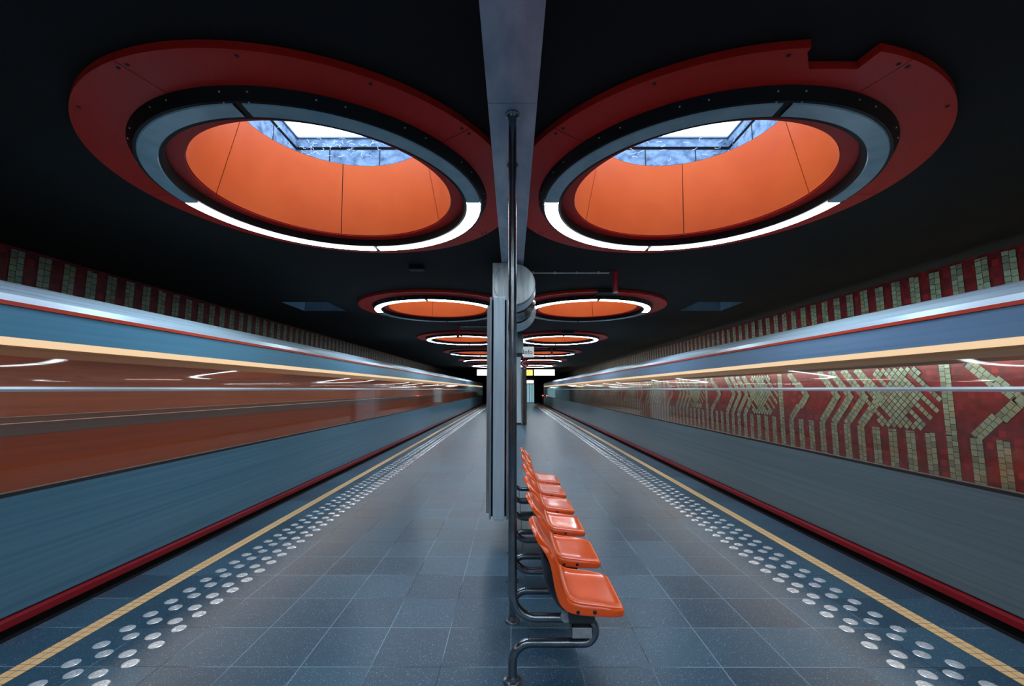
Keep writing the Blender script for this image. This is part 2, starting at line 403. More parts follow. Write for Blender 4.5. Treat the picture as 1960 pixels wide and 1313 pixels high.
# mosaic walls: red tiles with raised pale tiles
def mosaic(s):
    b = MB(); x = s*WALLX; xt = s*(WALLX-0.006)
    b.box(*sorted((x, s*(WALLX+0.2))), Y0, Y1, -1.25, CEIL, 0)
    P = 0.33; mid = 1.43; half = 0.53
    zb, zt = mid-half, mid+half
    rnd = random.Random(11 if s > 0 else 5)
    def tile(pts, mi=None, off=0.0):
        # pts (y, z) corners
        if mi is None: mi = rnd.choice((1, 1, 2, 2, 2, 3, 4))
        b.face([(xt - s*off, p[0], p[1]) for p in pts], mi)
    def column(y, z0, z1):
        tile([(y-0.085, z0), (y+0.085, z0), (y+0.085, z1), (y-0.085, z1)], 5, -0.002)
        for c in (0, 1):
            ya = y + (c-1)*0.0825 + 0.002; yb_ = ya + 0.0765
            z = z0 - (0.045 if c else 0)
            while z < z1 - 0.02:
                h = rnd.choice((0.085, 0.085, 0.095, 0.075))
                za, zc = max(z, z0), min(z+h-0.007, z1)
                if zc-za > 0.015:
                    tile([(ya, za), (yb_, za), (yb_, zc), (ya, zc)])
                z += h
    def dia(y, z, r=0.052, mi=None, up=0.0):
        tile([(y-r-.007, z), (y, z-r-.007), (y+r+.007, z), (y, z+r+.007)], 5, 0.003+up)
        tile([(y-r, z), (y, z-r), (y+r, z), (y, z+r)], mi, 0.005+up)
    def diagband(y0, z0, y1, z1):
        L = math.hypot(y1-y0, z1-z0); n = max(1, int(L/0.082))
        ty, tz = (y1-y0)/L, (z1-z0)/L; ny, nz = -tz, ty
        tile([(y0+ty*t+ny*a, z0+tz*t+nz*a) for t, a in ((0, -.08), (L, -.08), (L, .08), (0, .08))], 5, -0.001)
        dk = 0.0012 if z1 > z0 else 0.0006
        for c in (-1, 1):
            for k in range(n):
                t0 = L*k/n + (0.02 if c > 0 else 0); t1 = t0 + L/n - 0.008
                a0, a1 = (0.003, 0.076) if c > 0 else (-0.076, -0.003)
                tile([(y0+ty*t+ny*a, z0+tz*t+nz*a) for t, a in ((t0, a0), (t1, a0), (t1, a1), (t0, a1))], None, dk)
    n0 = int((Y0-7.0)/P)-1
    for i in range(n0, int((Y1-7.0)/P)+1):
        y = 7.055 + i*P
        if y < Y0+0.2 or y > Y1-0.2: continue
        column(y, -0.9, zb); column(y, zt, CEIL-0.04)
        k = i % 12
        if k in (3, 4, 5, 6):                # chevrons pointing towards the camera end
            diagband(y, zb, y-half*0.9, mid); diagband(y-half*0.9, mid, y, zt); dia(y-half*0.9-.02, mid, .085, 1, 0.006)
        elif k == 10: column(y, zb, zt)
        elif k == 9:
            diagband(y, zb, y-0.30, zb+0.30); diagband(y, zt, y-0.30, zt-0.30)
        elif k == 8:
            diagband(y, mid-0.26, y-0.26, mid); diagband(y-0.26, mid, y, mid+0.26); dia(y-0.28, mid, .085, 1, 0.006)
        elif k == 0:                         # filled hexagon of diamonds
            r = 0.058
            for a in range(-12, 13):
                for c in range(-10, 11):
                    if (a+c) % 2: continue
                    dy, dz = a*r, c*r
                    if abs(dz) > half-0.04 or abs(dy)+abs(dz)*0.9 > 0.86: continue
                    ring = abs(dz) > half-0.17 or abs(dy)+abs(dz)*0.9 < 0.42
                    if ring or (a*3+c) % 4 == 0: dia(y+dy+0.16, mid+dz, r*0.86)
    o = b.build('wall_%s' % ('right' if s > 0 else 'left'), [M['redwall'], M['tile0'], M['tile1'], M['tile2'], M['tile3'], M['grout']])
    o['kind'] = 'structure'
mosaic(-1); mosaic(1)
boxo('wall_front', (-WALLX, WALLX, Y0-0.2, Y0, -1.25, CEIL), M['ceiling'])['kind'] = 'structure'
boxo('wall_back', (-WALLX, WALLX, Y1, Y1+0.2, -1.25, CEIL), M['ceiling'])['kind'] = 'structure'

# skylights: concrete shaft with a glazed top over each canopy
def skylight(i, x, y):
    root = empty('window_%d' % i, (x, y, H+2.57), kind='structure')
    z0, zl, zt = 0.0, 0.42, 0.59
    hx, hy = 1.05, 1.28
    b = MB()
    n = 48; rows = [[], []]
    for k in range(n):
        a = 2*PI*(k+0.5)/n; c, si = math.cos(a), math.sin(a)
        t = min(hx/max(abs(c), 1e-9), hy/max(abs(si), 1e-9))
        rows[0].append((0.90*c, 0.90*si, z0)); rows[1].append((t*c, t*si, z0))
    b.grid(rows, close_v=True)
    P4 = [(-hx, -hy), (hx, -hy), (hx, hy), (-hx, hy)]
    for k in range(4):
        p, q = P4[k], P4[(k+1) % 4]
        # each wall in panels with a narrow joint between them
        for (u0, u1) in ((0, .2), (.2, .5), (.5, .8), (.8, 1)):
            a_ = (p[0]+(q[0]-p[0])*u0, p[1]+(q[1]-p[1])*u0); c_ = (p[0]+(q[0]-p[0])*u1, p[1]+(q[1]-p[1])*u1)
            b.face([(a_[0], a_[1], z0), (c_[0], c_[1], z0), (c_[0], c_[1], zl), (a_[0], a_[1], zl)])
    b.build('shaft', M['concrete'], root)
    for k in range(4):
        p, q = P4[k], P4[(k+1) % 4]
        for u in (.2, .5, .8):
            cx_, cy_ = p[0]+(q[0]-p[0])*u, p[1]+(q[1]-p[1])*u
            cx_ *= 0.997; cy_ *= 0.997
            ax, ay = (0.006, 0.002) if k in (0, 2) else (0.002, 0.006)
            boxo('joint', (cx_-ax, cx_+ax, cy_-ay, cy_+ay, z0, zl), M['black'], root)
    g = MB()
    for e, za, zc in ((0.03, zl, zt),):
        P5 = [(-hx-e, -hy-e), (hx+e, -hy-e), (hx+e, hy+e), (-hx-e, hy+e)]
        for k in range(4):
            p, q = P5[k], P5[(k+1) % 4]
            g.face([(p[0], p[1], z0), (q[0], q[1], z0), (q[0], q[1], zc), (p[0], p[1], zc)])
    g.build('joint_liner', M['black'], root)
    f = MB()
    for k in range(4):
        p, q = P4[k], P4[(k+1) % 4]
        f.face([(p[0], p[1], zl+0.042), (q[0], q[1], zl+0.042), (q[0], q[1], zt), (p[0], p[1], zt)])
    for (a0, a1, b0, b1) in ((-hx, hx, -hy, -hy+0.02), (-hx, hx, hy-0.02, hy), (-hx, -hx+0.02, -hy, hy), (hx-0.02, hx, -hy, hy)):
        f.box(a0, a1, b0, b1, zt-0.018, zt, 1)
    f.build('curb', [M['concrete'], M['grey']], root)
    boxo('pane', (-hx+0.02, hx-0.02, -hy+0.02, hy-0.02, zt-0.012, zt-0.006), M['skyglass'], root)
    return root
idx = 1
sky0 = None
for y in ALL_Y:
    for s in (-1, 1):
        if sky0 is None: sky0 = skylight(1, s*RING_X, y)
        else:
            c = copy_tree(sky0); c.name = 'window_%d' % idx; c.location.x = s*RING_X; c.location.y = y
        idx += 1

M['web'] = mat('pale_cobweb', (0.75, 0.82, 0.9), 0.8)
rw = random.Random(3)
for wdw in [o for o in C.objects if o.name.startswith('window_') and abs(o.location.y-3.76) < 0.01]:
    sgn = -1 if wdw.location.x < 0 else 1
    b = MB()
    for q in range(70 if sgn < 0 else 25):
        u = rw.random()**1.7*1.3; z = 0.30 + rw.random()*0.26
        on_side = rw.random() < 0.3
        p = [sgn*1.03, 1.26 - u*0.7, z] if on_side else [sgn*(1.03-u), 1.262, z]
        pts = []; a = rw.random()*6.28
        for k in range(5):
            pts.append(tuple(p)); a += rw.uniform(-1.1, 1.1); st = 0.022
            if on_side: p[1] += st*math.cos(a)
            else: p[0] += st*math.cos(a)
            p[2] = min(max(p[2] + st*math.sin(a)*0.7, 0.05), 0.57)
            p[0] = max(min(p[0], 1.04), -1.04); p[1] = min(p[1], 1.268)
        b.tube(pts, 0.0022, 3)
    b.build('cobweb', M['web'], wdw)['kind'] = 'stuff'

# ------------------------------------------------------------------ round canopies
def canopy(s, notch):
    root = empty('ceiling_canopy', (s*RING_X, RING_Y[0], CEIL))
    zb, zt = -0.055, -0.006                       # plate bottom and top, below the ceiling
    lim = RING_X - 0.153                            # where the plate stops against the beam
    def rout(a):                                    # a in degrees, canonical (left) side
        if notch:
            m_ = ((180 - a + 180) % 360) - 180      # angle on the right hand canopy
            if -92.9 < m_ < -79.8:
                if m_ < -89.8:
                    t = (m_+92.9)/3.1; return 1.664 + (1.546-1.664)*t
                return min(1.70, 1.546/math.sin(math.radians(-m_)))
        return 1.70
    def P(r, a, z):
        x = min(r*math.cos(math.radians(a)), lim)
        y = r*math.sin(math.radians(a))
        return (x if s < 0 else -x, y, z)
    ri = 1.09
    for k in range(5):
        a0, a1 = -108+72*k, -36+72*k
        g = 0.11
        angs = [a0+g+(a1-a0-2*g)*j/36 for j in range(37)]
        if notch:
            for extra in (180+92.91-360, 180+92.9-360, 180+89.8-360, 180+79.81-360, 180+79.79-360):
                e = extra
                if a0+g < e < a1-g: angs.append(e)
            angs.sort()
        b = MB()
        rows = []
        for a in angs:
            ro = rout(a)
            rows.append([P(ri, a, zt), P(ri, a, zb), P(1.3, a, zb), P(ro, a, zb), P(ro, a, zt), P(1.3, a, zt)])
        b.grid(rows, close_v=True)
        b.f.append(tuple(range(6))); b.m.append(0)
        n = len(rows)*6; b.f.append(tuple(range(n-6, n))); b.m.append(0)
        b.build('rim_panel', M['red_panel'], root)
        # tapering drum panel
        d = MB(); rows = []
        H0, H1 = zt, 0.72
        for j in range(25):
            a = a0+0.25+(a1-a0-0.5)*j/24
            rows.append([P(1.082, a, H0-0.049+0.012), P(0.900, a, H1-0.002), P(0.908, a, H1-0.002), P(1.088, a, H0-0.02)])
        d.grid(rows, close_v=True)
        d.build('drum_panel', M['orange_panel'], root, smooth=True)
        d = MB(); rows = []
        for a in (a0-1.2, a0, a0+1.2): rows.append([P(1.091, a, H0-0.03), P(0.911, a, H1-0.003), P(0.915, a, H1-0.003), P(1.096, a, H0-0.03)])
        d.grid(rows, close_v=True)
        d.build('drum_seam', M['seam'], root)
    bl = MB(); bl.lathe([(0.0, -0.006), (0.010, -0.005), (0.012, 0.0)], (0, 0, 0), 8)
    bm_ = bl.mesh('bolt', M['rubber'])
    for k in range(5):
        for a in (-108+72*k-1.3, -108+72*k+1.3, -108+72*k+36-12, -108+72*k+36+12):
            p = P(1.655, a, zb)
            if abs(p[0]) < lim-0.02 and not (notch and abs(((180-a+180) % 360)-180+86) < 9):
                q = bpy.data.objects.new('bolt', bm_); C.objects.link(q); q.parent = root; q.location = p
    return root

def ring_lamp(s):
    root = empty('ring_lamp', (s*RING_X, RING_Y[0], CEIL))
    zb, zt = -0.128, -0.0555
    b = MB(); n = 96
    prof = [(1.385, zb), (1.425, zt), (1.20, zt), (1.215, zb)]
    b.lathe(prof + prof[:1], n=n)
    b.build('housing', M['housing'], root, smooth=True)
    for q in range(4):
        a0 = 90*q + 1.0; a1 = 90*q + 89.0
        if q in (0, 1): a0, a1 = (90*q + 0.3, 90*q+89.0) if q == 0 else (90*q+1.0, 90*q+89.7)
        if q == 3: a0, a1 = 271.2, 359.7
        if q == 2: a0, a1 = 180.3, 268.8
        d = MB(); rows = []
        for j in range(33):
            a = math.radians(a0+(a1-a0)*j/32); c, si = math.cos(a), math.sin(a)
            rows.append([(r*c, r*si, z) for r, z in ((1.240, zb-0.0005), (1.246, zb-0.008), (1.360, zb-0.008), (1.366, zb-0.0005))])
        d.grid(rows)
        d.build('diffuser', M['unlit'], root, smooth=True)
    sc = MB(); sc.lathe([(0.0, -0.004), (0.005, -0.003), (0.006, 0.002)], (0, 0, 0), 6)
    sm_ = sc.mesh('screw', M['screw'])
    def screw(r, a, z, tilt):
        q = bpy.data.objects.new('screw', sm_); C.objects.link(q); q.parent = root
        q.location = (r*math.cos(a), r*math.sin(a), z); q.rotation_euler = (0, -tilt, a)
    for q in range(16):
        for da in (-3.4, 3.4): screw(1.411, math.radians(22.5*q + da), -0.085, math.radians(60))
    for a in (-93.2, -86.8, 86.8, 93.2, -2, 2, 178, 182): screw(1.376, math.radians(a), zb-0.001, 0)
    return root

can = {-1: canopy(-1, False), 1: canopy(1, True)}
lamp0 = ring_lamp(-1)
# which halves are lit: (near half, far half)
lit_rows = [(False, True), (True, False), (True, True), (False, True), (True, False), (True, True), (True, True), (True, True)]
ordw = ['nearest', 'second', 'third', 'fourth', 'fifth', 'farthest']
def lit_words(n, f):
    if n and f: return 'whole ring glowing white'
    return 'only its %s half lit' % ('near' if n else 'far')
# near half = quadrants 2 and 3 (negative y), far half = quadrants 0 and 1
dm_lit = {}
for k, y in enumerate(RING_Y + BACK_Y):
    for s in (-1, 1):
        side = 'left' if s < 0 else 'right'
        if k == 0: r = can[s]
        else:
            r = copy_tree(can[s], None, ('bolt',) if k > 1 else ())
            r.location.y = y
            if s > 0 and k < 6:
                boxo('notch_cover_box', (-0.085, 0.285, -1.72, -1.44, -0.075, -0.002), M['black'], r)  # black box for the notch bracket, added to make the cut read deeper
        extra = 'notched ' if s > 0 else ''
        if k > 5:
            tag(r, '%sround red ceiling canopy behind the viewer, %s row, %s' % (extra, ('first', 'second')[k-6], side), 'ceiling canopy', 'canopies behind the viewer')
        else: tag(r, '%sround red ceiling canopy with orange drum, %s of the %s row' % (extra, ordw[k], side), 'ceiling canopy', 'round red canopies on the ceiling')
        if k == 0 and s < 0: L = lamp0
        else:
            L = copy_tree(lamp0, None, ('screw',) if k > 1 else ()); L.location.x = s*RING_X; L.location.y = y
        near, far = lit_rows[k]
        if k > 5: tag(L, 'lit ring lamp behind the viewer, %s row, %s' % (('first', 'second')[k-6], side), 'ring lamp', 'ring lamps behind the viewer')
        else: tag(L, 'ring lamp, %s, under the %s canopy on the %s' % (lit_words(near, far), ordw[k], side), 'ring lamp', 'ring lamps under the canopies')
for L in [o for o in C.objects if o.name.split('.')[0] == 'ring_lamp']:
    k = round((L.location.y-RING_Y[0])/5.65)
    near, far = lit_rows[k] if k >= 0 else (True, True)
    for d in [c for c in L.children if c.name.startswith('diffuser')]:
        cy = sum(v.co.y for v in d.data.vertices)
        lit = far if cy > 0 else near
        key = (d.data.name, lit)
        if lit:
            if key not in dm_lit:
                me = d.data.copy(); me.materials.clear(); me.materials.append(M['lit']); dm_lit[key] = me
            d.data = dm_lit[key]; d['label'] = 'glowing white diffuser'
        else: d['label'] = 'unlit grey-blue diffuser'

# ------------------------------------------------------------------ central beam
root = empty('ceiling_beam', (0, 0, H+1.708), 'stained brushed steel beam running along the ceiling between the canopies', 'beam')
ys = [-11.8, 2.379, 6.36, 10.34, 13.9]
for i in range(4):
    b = MB(); b.box(-0.149, 0.149, ys[i]+0.002, ys[i+1]-0.002, 0.0, 0.14)
    b.build('beam_panel', M['beam'], root, bevel=0.003)

# ------------------------------------------------------------------ bench with poles to the ceiling
PY = [2.478 + 0.602*k for k in range(6)]
bench = empty('bench', (0, 0, 0), 'row of six orange plastic seats on bent steel poles beside the display case', 'bench')
def pole_mesh():
    zc = H+1.708; r = 0.0245
    pts = [(0, 0, zc-0.001)] + [(0, 0, z) for z in (2.6, 1.8, 1.0, 0.47)]
    R1 = 0.125
    pts += arc(R1, 0.326+R1, R1, 180, 270, 10)
    pts += [(0.385, 0, 0.326)]
    Ru = 0.064
    pts += arc(0.386, 0.262, Ru, 90, -90, 14)
    R2 = 0.10
    pts += arc(R2, 0.198-R2, R2, 90, 180, 10)
    pts += [(0, 0, 0.001)]
    b = MB(); b.tube(pts, r, 20)
    return b.mesh('pole', M['tube'], smooth=True)
pm = pole_mesh()
fm = MB(); fm.lathe([(0.0, 0.030), (0.030, 0.030), (0.034, 0.014), (0.048, 0.012), (0.052, 0.004), (0.052, 0.0)], n=28); fmesh = fm.mesh('floor_flange', M['tube'], True)
cmh = MB(); cmh.lathe([(0.0, 0.0), (0.045, 0.0), (0.045, -0.010), (0.036, -0.014), (0.030, -0.030), (0.0, -0.030)], (0, 0, H+1.708), n=28); cmesh = cmh.mesh('ceiling_flange', M['tube'], True)
rm = MB(); rm.tube([(0.085, 0, 0.205), (0.085, 0, 0.318)], 0.0035, 8); rmesh = rm.mesh('spacer_rod', M['tube'], True)
em = MB(); em.lathe([(0.0, -0.004), (0.030, -0.004), (0.032, 0.0), (0.030, 0.004), (0.0, 0.004)], (0.292, -0.028, 0.345), n=24, axis='y'); emesh = em.mesh('gusset', M['galv'], True)
for y in PY:
    p = bpy.data.objects.new('pole', pm); C.objects.link(p); p.parent = bench; p.location = (0, y, 0)
    for nm, me in (('floor_flange', fmesh), ('ceiling_flange', cmesh), ('spacer_rod', rmesh), ('gusset', emesh)):
        q = bpy.data.objects.new(nm, me); C.objects.link(q); q.parent = p
rl = MB()
rl.box(0.318, 0.418, PY[0]-0.08, PY[-1]+0.42, 0.266, 0.272)
rl.box(0.318, 0.418, PY[0]-0.08, PY[-1]+0.42, 0.311, 0.317)
rl.box(0.318, 0.324, PY[0]-0.08, PY[-1]+0.42, 0.266, 0.317)
rl.box(0.412, 0.418, PY[0]-0.08, PY[-1]+0.42, 0.266, 0.317)
rail = rl.build('rail', M['tube'], bench)
boxo('end_cap', (0.316, 0.420, PY[0]-0.086, PY[0]-0.0805, 0.265, 0.318), M['galv'], rail, bevel=0.006)['label'] = 'pale galvanised end cap'

def seat_mesh():
    # middle line of the pan and crease line at its side, both in x-z, with the half width and flange depth
    cen = [(.578,.430),(.552,.437),(.5,.443),(.457,.449),(.4,.454),(.345,.459),(.308,.466),(.277,.482),(.257,.512),(.243,.555),(.230,.6),(.210,.655),(.186,.705),(.166,.745),(.151,.778),(.141,.802),(.135,.818),(.131,.828)]
    cre = [(.574,.432),(.552,.441),(.5,.449),(.457,.456),(.4,.462),(.345,.468),(.310,.477),(.285,.497),(.272,.525),(.260,.56),(.251,.6),(.240,.655),(.220,.708),(.194,.745),(.170,.772),(.154,.794),(.143,.811),(.134,.823)]
    hws = [.190, .202] + [.206]*10 + [.204, .196, .178, .150, .112, .060]
    dep = [.034, .044, .050, .054, .058, .060, .060, .058, .054, .050, .048, .045, .042, .040, .038, .036, .034, .034]
    cen = [(x, z if z < .70 else .70+(z-.70)*.88) for x, z in cen]
    cre = [(x, z if z < .70 else .70+(z-.70)*.88) for x, z in cre]
    V = 20; rows = []
    for c, k, hw in zip(cen, cre, hws):
        mid = []
        for j in range(V+1):
            v = -1 + 2*j/V; g = abs(v)**(7.0 if c[1] < .47 else 3.2)
            mid.append(Vector((c[0]+(k[0]-c[0])*g, hw*v, c[1]+(k[1]-c[1])*g)))
        rows.append(mid)
    n = len(rows)
    loop = [(i, V) for i in range(n)] + [(n-1, j) for j in range(V-1, -1, -1)] + [(i, 0) for i in range(n-2, -1, -1)] + [(0, j) for j in range(1, V)]
    def nrm(i, j):
        a = rows[min(i+1, n-1)][j] - rows[max(i-1, 0)][j]
        b_ = rows[i][min(j+1, V)] - rows[i][max(j-1, 0)]
        q = b_.cross(a).normalized()
        return q if q.x + q.z > 0 else -q
    # on the sides use the pan's own direction so that the flange stands square to it
    N = []
    for (i, j) in loop: N.append(nrm(i, max(2, min(V-2, j))))
    for _ in range(6): N = [(N[k-1] + N[k]*2 + N[(k+1) % len(N)]).normalized() for k in range(len(N))]
    P = [rows[i][j] for i, j in loop]
    L = len(P); O = []
    for k in range(L):
        t = (P[(k+1) % L] - P[k-1]).normalized()
        o = N[k].cross(t)
        cdir = P[k] - Vector((.30 if P[k].z < .5 else .20, 0, .45 if P[k].z < .5 else .65))
        if o.dot(cdir) < 0: o = -o
        O.append(o.normalized())
    for _ in range(5): O = [(O[k-1] + O[k]*2 + O[(k+1) % L]).normalized() for k in range(L)]
    b = MB(); b.grid(rows)
    rings = [P]
    for a, f in ((.005, .0), (.012, .07), (.018, .22), (.021, .45), (.021, .8), (.019, 1.0)):
        rings.append([P[k] + O[k]*a - N[k]*(f*dep[loop[k][0]]) for k in range(L)])
    b.grid(rings, close_v=True)
    me = b.mesh('seat', M['seat'])
    me.polygons.foreach_set('use_smooth', [True]*len(me.polygons))
    return me
sm = seat_mesh()
# black back cover
bc = MB(); rows = []
for x, z, wd in ((0.300, 0.400, 0.16), (0.235, 0.410, 0.185), (0.195, 0.470, 0.19), (0.172, 0.540, 0.19), (0.163, 0.620, 0.188), (0.150, 0.680, 0.175), (0.142, 0.715, 0.16), (0.145, 0.735, 0.13)):
    rows.append([(x+(0.05 if z < 0.65 else 0.02)*(abs(v)**4), wd*v, z) for v in [-1+2*j/14 for j in range(15)]])
bc.grid(rows); bcm = bc.mesh('back_cover', M['seatback'], True)
bolt = MB()
for x in (0.338, 0.425):
    bolt.lathe([(0.0, -0.012), (0.006, -0.011), (0.010, -0.006), (0.011, 0.0)], (x, -0.2255, 0.427), 12, 'y')
bltm = bolt.mesh('bolt', M['rubber'], True)
brk = MB(); brk.box(0.305, 0.431, -0.125, 0.03, 0.3185, 0.345); brk.box(0.300, 0.436, -0.165, 0.15, 0.345, 0.392)
brm = brk.mesh('bracket', M['darkmetal'])
swords = ['nearest', 'second', 'third', 'fourth', 'fifth', 'farthest']
for k in range(6):
    st = bpy.data.objects.new('seat', sm); C.objects.link(st); st.parent = bench
    st.location = ({3: 0.0, 2: -0.0}.get(k, 0.0), PY[k]-0.148+0.226, 0)
    so = st.modifiers.new('thickness', 'SOLIDIFY'); so.thickness = 0.006; so.offset = -1
    su = st.modifiers.new('smooth', 'SUBSURF'); su.levels = 1; su.render_levels = 1
    for nm, me in (('back_cover', bcm), ('bolt', bltm), ('bracket', brm)):
        q = bpy.data.objects.new(nm, me); C.objects.link(q); q.parent = st
        if nm == 'back_cover': q['label'] = 'black plastic back cover'

# ------------------------------------------------------------------ hanging display case, seen edge on
case = empty('display_case', (0, 0, 0), 'tall narrow stainless display case hung edge-on beside the first poles', 'display case')
boxo('core', (-0.190, -0.078, 4.20, 5.45, 0.33, 2.50), M['panelsteel'], case, bevel=0.008)
b = MB(); b.box(-0.208, -0.190, 4.26, 5.4, 0.35, 2.48); b.box(-0.078, -0.062, 4.26, 5.4, 0.35, 2.48)
b.build('gasket', M['black'], case)
b = MB(); b.box(-0.228, -0.208, 4.22, 5.42, 0.33, 2.50); fr = b.build('door', M['steel'], case, bevel=0.004)
b = MB(); b.box(-0.235, -0.228, 4.36, 5.4, 0.34, 2.46); b.build('door_seal', M['black'], fr)
boxo('glazing_frame', (-0.268, -0.235, 4.42, 5.40, 0.335, 2.45), M['steel'], case, bevel=0.004)
boxo('door', (-0.062, -0.044, 4.22, 5.42, 0.33, 2.50), M['steel'], case, bevel=0.004)
b = MB()
for y in (PY[3], PY[4]):
    for z in (0.7, 1.4, 2.2): b.box(-0.045, -0.020, y-0.02, y+0.02, z-0.03, z+0.03)
b.build('bracket', M['tube'], case)

# ------------------------------------------------------------------ duct drum under the beam
duct = empty('ventilation_drum', (0, 0, 0), 'ribbed round steel drum with square side box under the end of the beam', 'duct')
boxo('side_box', (-0.268, -0.02, 5.60, 6.5, 2.80, 3.276), M['steel'], duct, bevel=0.004)
cz = 2.98; cx = 0.025
b = MB()
b.lathe([(0.0, 0.0), (0.275, 0.0), (0.283, 0.012), (0.283, 0.10), (0.270, 0.104), (0.270, 0.22)], (cx, 5.585, cz), 56, 'y')
b.build('face_plate', M['steel'], duct, smooth=True)
for prof, c_, m_ in (([(0.255, 0.20), (0.292, 0.30), (0.300, 0.34), (0.292, 0.38), (0.285, 0.50)], (0.028, 2.965), 'panelsteel'),
                     ([(0.285, 0.48), (0.262, 0.54), (0.262, 0.75), (0.322, 0.93), (0.330, 0.98), (0.318, 1.04), (0.300, 1.10)], (0.030, 2.945), 'tube'),
                     ([(0.300, 1.08), (0.29, 1.14), (0.29, 1.34), (0.352, 1.52), (0.362, 1.58), (0.350, 1.66), (0.0, 1.66)], (0.040, 2.905), 'panelsteel')):
    b = MB(); b.lathe(prof, (c_[0], 5.585, c_[1]), 56, 'y')
    b.build('collar', M[m_], duct, smooth=True)

# ------------------------------------------------------------------ trains
def extr(b, pts, y0, y1, mi=0, n=1):
    rows = [[(p[0], y0+(y1-y0)*k/n, p[1]) for p in pts] for k in range(n+1)]
    b.grid(rows, mi)
def train(s, y0, y1, label):
    root = empty('train', (s*4.65, y0, -0.2), label, 'train')
    ox, oy, oz = s*4.65, y0, -0.2
    def part(name, pts, m, mi=0, parent=None, yy=None, closed=True):
        b = MB(); a0, a1 = yy or (0, y1-y0)
        pts = [(s*p[0]-ox, p[1]-oz) for p in pts]
        q = pts + ([pts[0]] if closed else [])
        extr(b, q, a0, a1)
        if closed:
            nq = len(q); 
            b.face([(p[0], a0, p[1]) for p in pts]); b.face([(p[0], a1, p[1]) for p in pts])
        return b.build(name, m, parent or root)
    def rect(x0, x1, z0, z1): return [(x0, z0), (x1, z0), (x1, z1), (x0, z1)]
    part('underframe', rect(3.36, 5.90, -0.85, 0.02), M['black'])
    part('sill', [(3.262, 0.034), (3.262, 0.080), (3.30, 0.088), (3.34, 0.088), (3.34, 0.024), (3.28, 0.024)], M['sill'])
    part('sill_groove', rect(3.312, 3.34, 0.088, 0.100), M['black'])
    part('side_panel', [(3.30, 0.100), (3.300, 0.86), (3.303, 0.873), (3.34, 0.873), (3.34, 0.100)], M['body'] if s < 0 else M['body_grey'])
    part('window_gasket', [(3.296, 0.873), (3.296, 0.897), (3.345, 0.897), (3.345, 0.873)], M['rubber'])
    part('window_pane', rect(3.315, 3.321, 0.897, 1.560), M['glass'])
    cv = [(3.3145 + 0.085*(t/14)**1.8, 1.585 + 0.284*t/14) for t in range(15)]
    up = part('vent_pane', cv + [(x+0.006, z) for x, z in cv[::-1]], M['glass'])
    up.data.polygons.foreach_set('use_smooth', [True]*len(up.data.polygons)); up.data.set_sharp_from_angle(angle=math.radians(40))
    part('window_rail', [(3.296, 1.555), (3.290, 1.572), (3.296, 1.589), (3.314, 1.589), (3.314, 1.555)], M['transom'])
    part('light_strip', rect(3.302, 3.410, 1.868, 1.912), M['trainlight'])
    part('fascia_panel', [(3.30, 1.914), (3.30, 2.118), (3.34, 2.118), (3.34, 1.914)], M['fascia'] if s < 0 else M['fascia_blue'])
    part('red_stripe', [(3.285, 2.120), (3.285, 2.148), (3.345, 2.148), (3.345, 2.120)], M['stripe'])
    roofp = [(3.305, 2.149), (3.325, 2.20), (3.37, 2.25), (3.44, 2.292), (3.60, 2.335), (4.0, 2.38), (4.65, 2.40), (5.3, 2.38), (5.7, 2.335), (5.86, 2.292), (5.93, 2.25), (5.97, 2.20), (5.995, 2.149)]
    part('roof', roofp, M['roof'])
    part('carriage_floor', rect(3.345, 5.95, 0.03, 0.07), M['in_floor'])
    part('carriage_ceiling', rect(3.345, 5.95, 2.05, 2.118), M['in_brown'])
    part('added_ceiling_lamp', rect(4.45, 4.85, 2.035, 2.049), M['added_car_light'])  # unseen panel added to brighten the interior and the wall behind
    if s < 0:
        part('far_lining', rect(5.90, 5.96, 0.10, 2.045), M['in_brown'])
        part('bench_back', rect(5.40, 5.50, 0.50, 1.02), M['in_orange'])
        part('bench_cushion', rect(4.85, 5.40, 0.38, 0.50), M['in_orange'])
        part('grab_rail', rect(4.10, 4.13, 1.30, 1.345), M['in_grey'])
        part('seat_back', rect(3.95, 4.02, 0.30, 1.20), M['in_orange'])
        part('headrest', rect(3.95, 4.02, 1.202, 1.30), M['in_grey'])
    else:
        part('far_window', rect(5.955, 5.961, 0.33, 1.868), M['clearglass'])
        part('far_side_panel', rect(5.94, 5.975, 0.10, 0.328), M['in_grey'])
        part('far_fascia', rect(5.94, 5.975, 1.914, 2.118), M['in_grey'])
        part('added_wall_light_strip', rect(5.976, 5.99, 1.95, 2.05), M['added_wall_light'])  # added strip hidden behind the far fascia, brightens the mosaic wall
    # closed ends
    for nm, a in (('train_end', -0.03), ('train_end', y1-y0)):
        b = MB(); x0, x1 = sorted((s*3.30-ox, s*5.975-ox))
        b.box(x0, x1, a, a+0.03, 0.30, 2.3); b.build(nm, M['fascia'], root)
    return root
train(-1, -11.8, 47.0, 'silver train with orange-brown interior alongside the left platform edge')
train(1, -11.8, 45.0, 'silver train with see-through windows showing the mosaic wall, right platform edge')

# ------------------------------------------------------------------ yellow stripes
for s, nm in ((-1, 'left'), (1, 'right')):
    x0, x1 = sorted((s*2.725, s*2.834))
    o = boxo('warning_stripe', (x0, x1, Y0+0.1, 50, 0.0, 0.002), M['yellow'])
    tag(o, 'long yellow tiled safety stripe along the %s platform edge' % nm, 'safety stripe', 'yellow stripes on the platform')

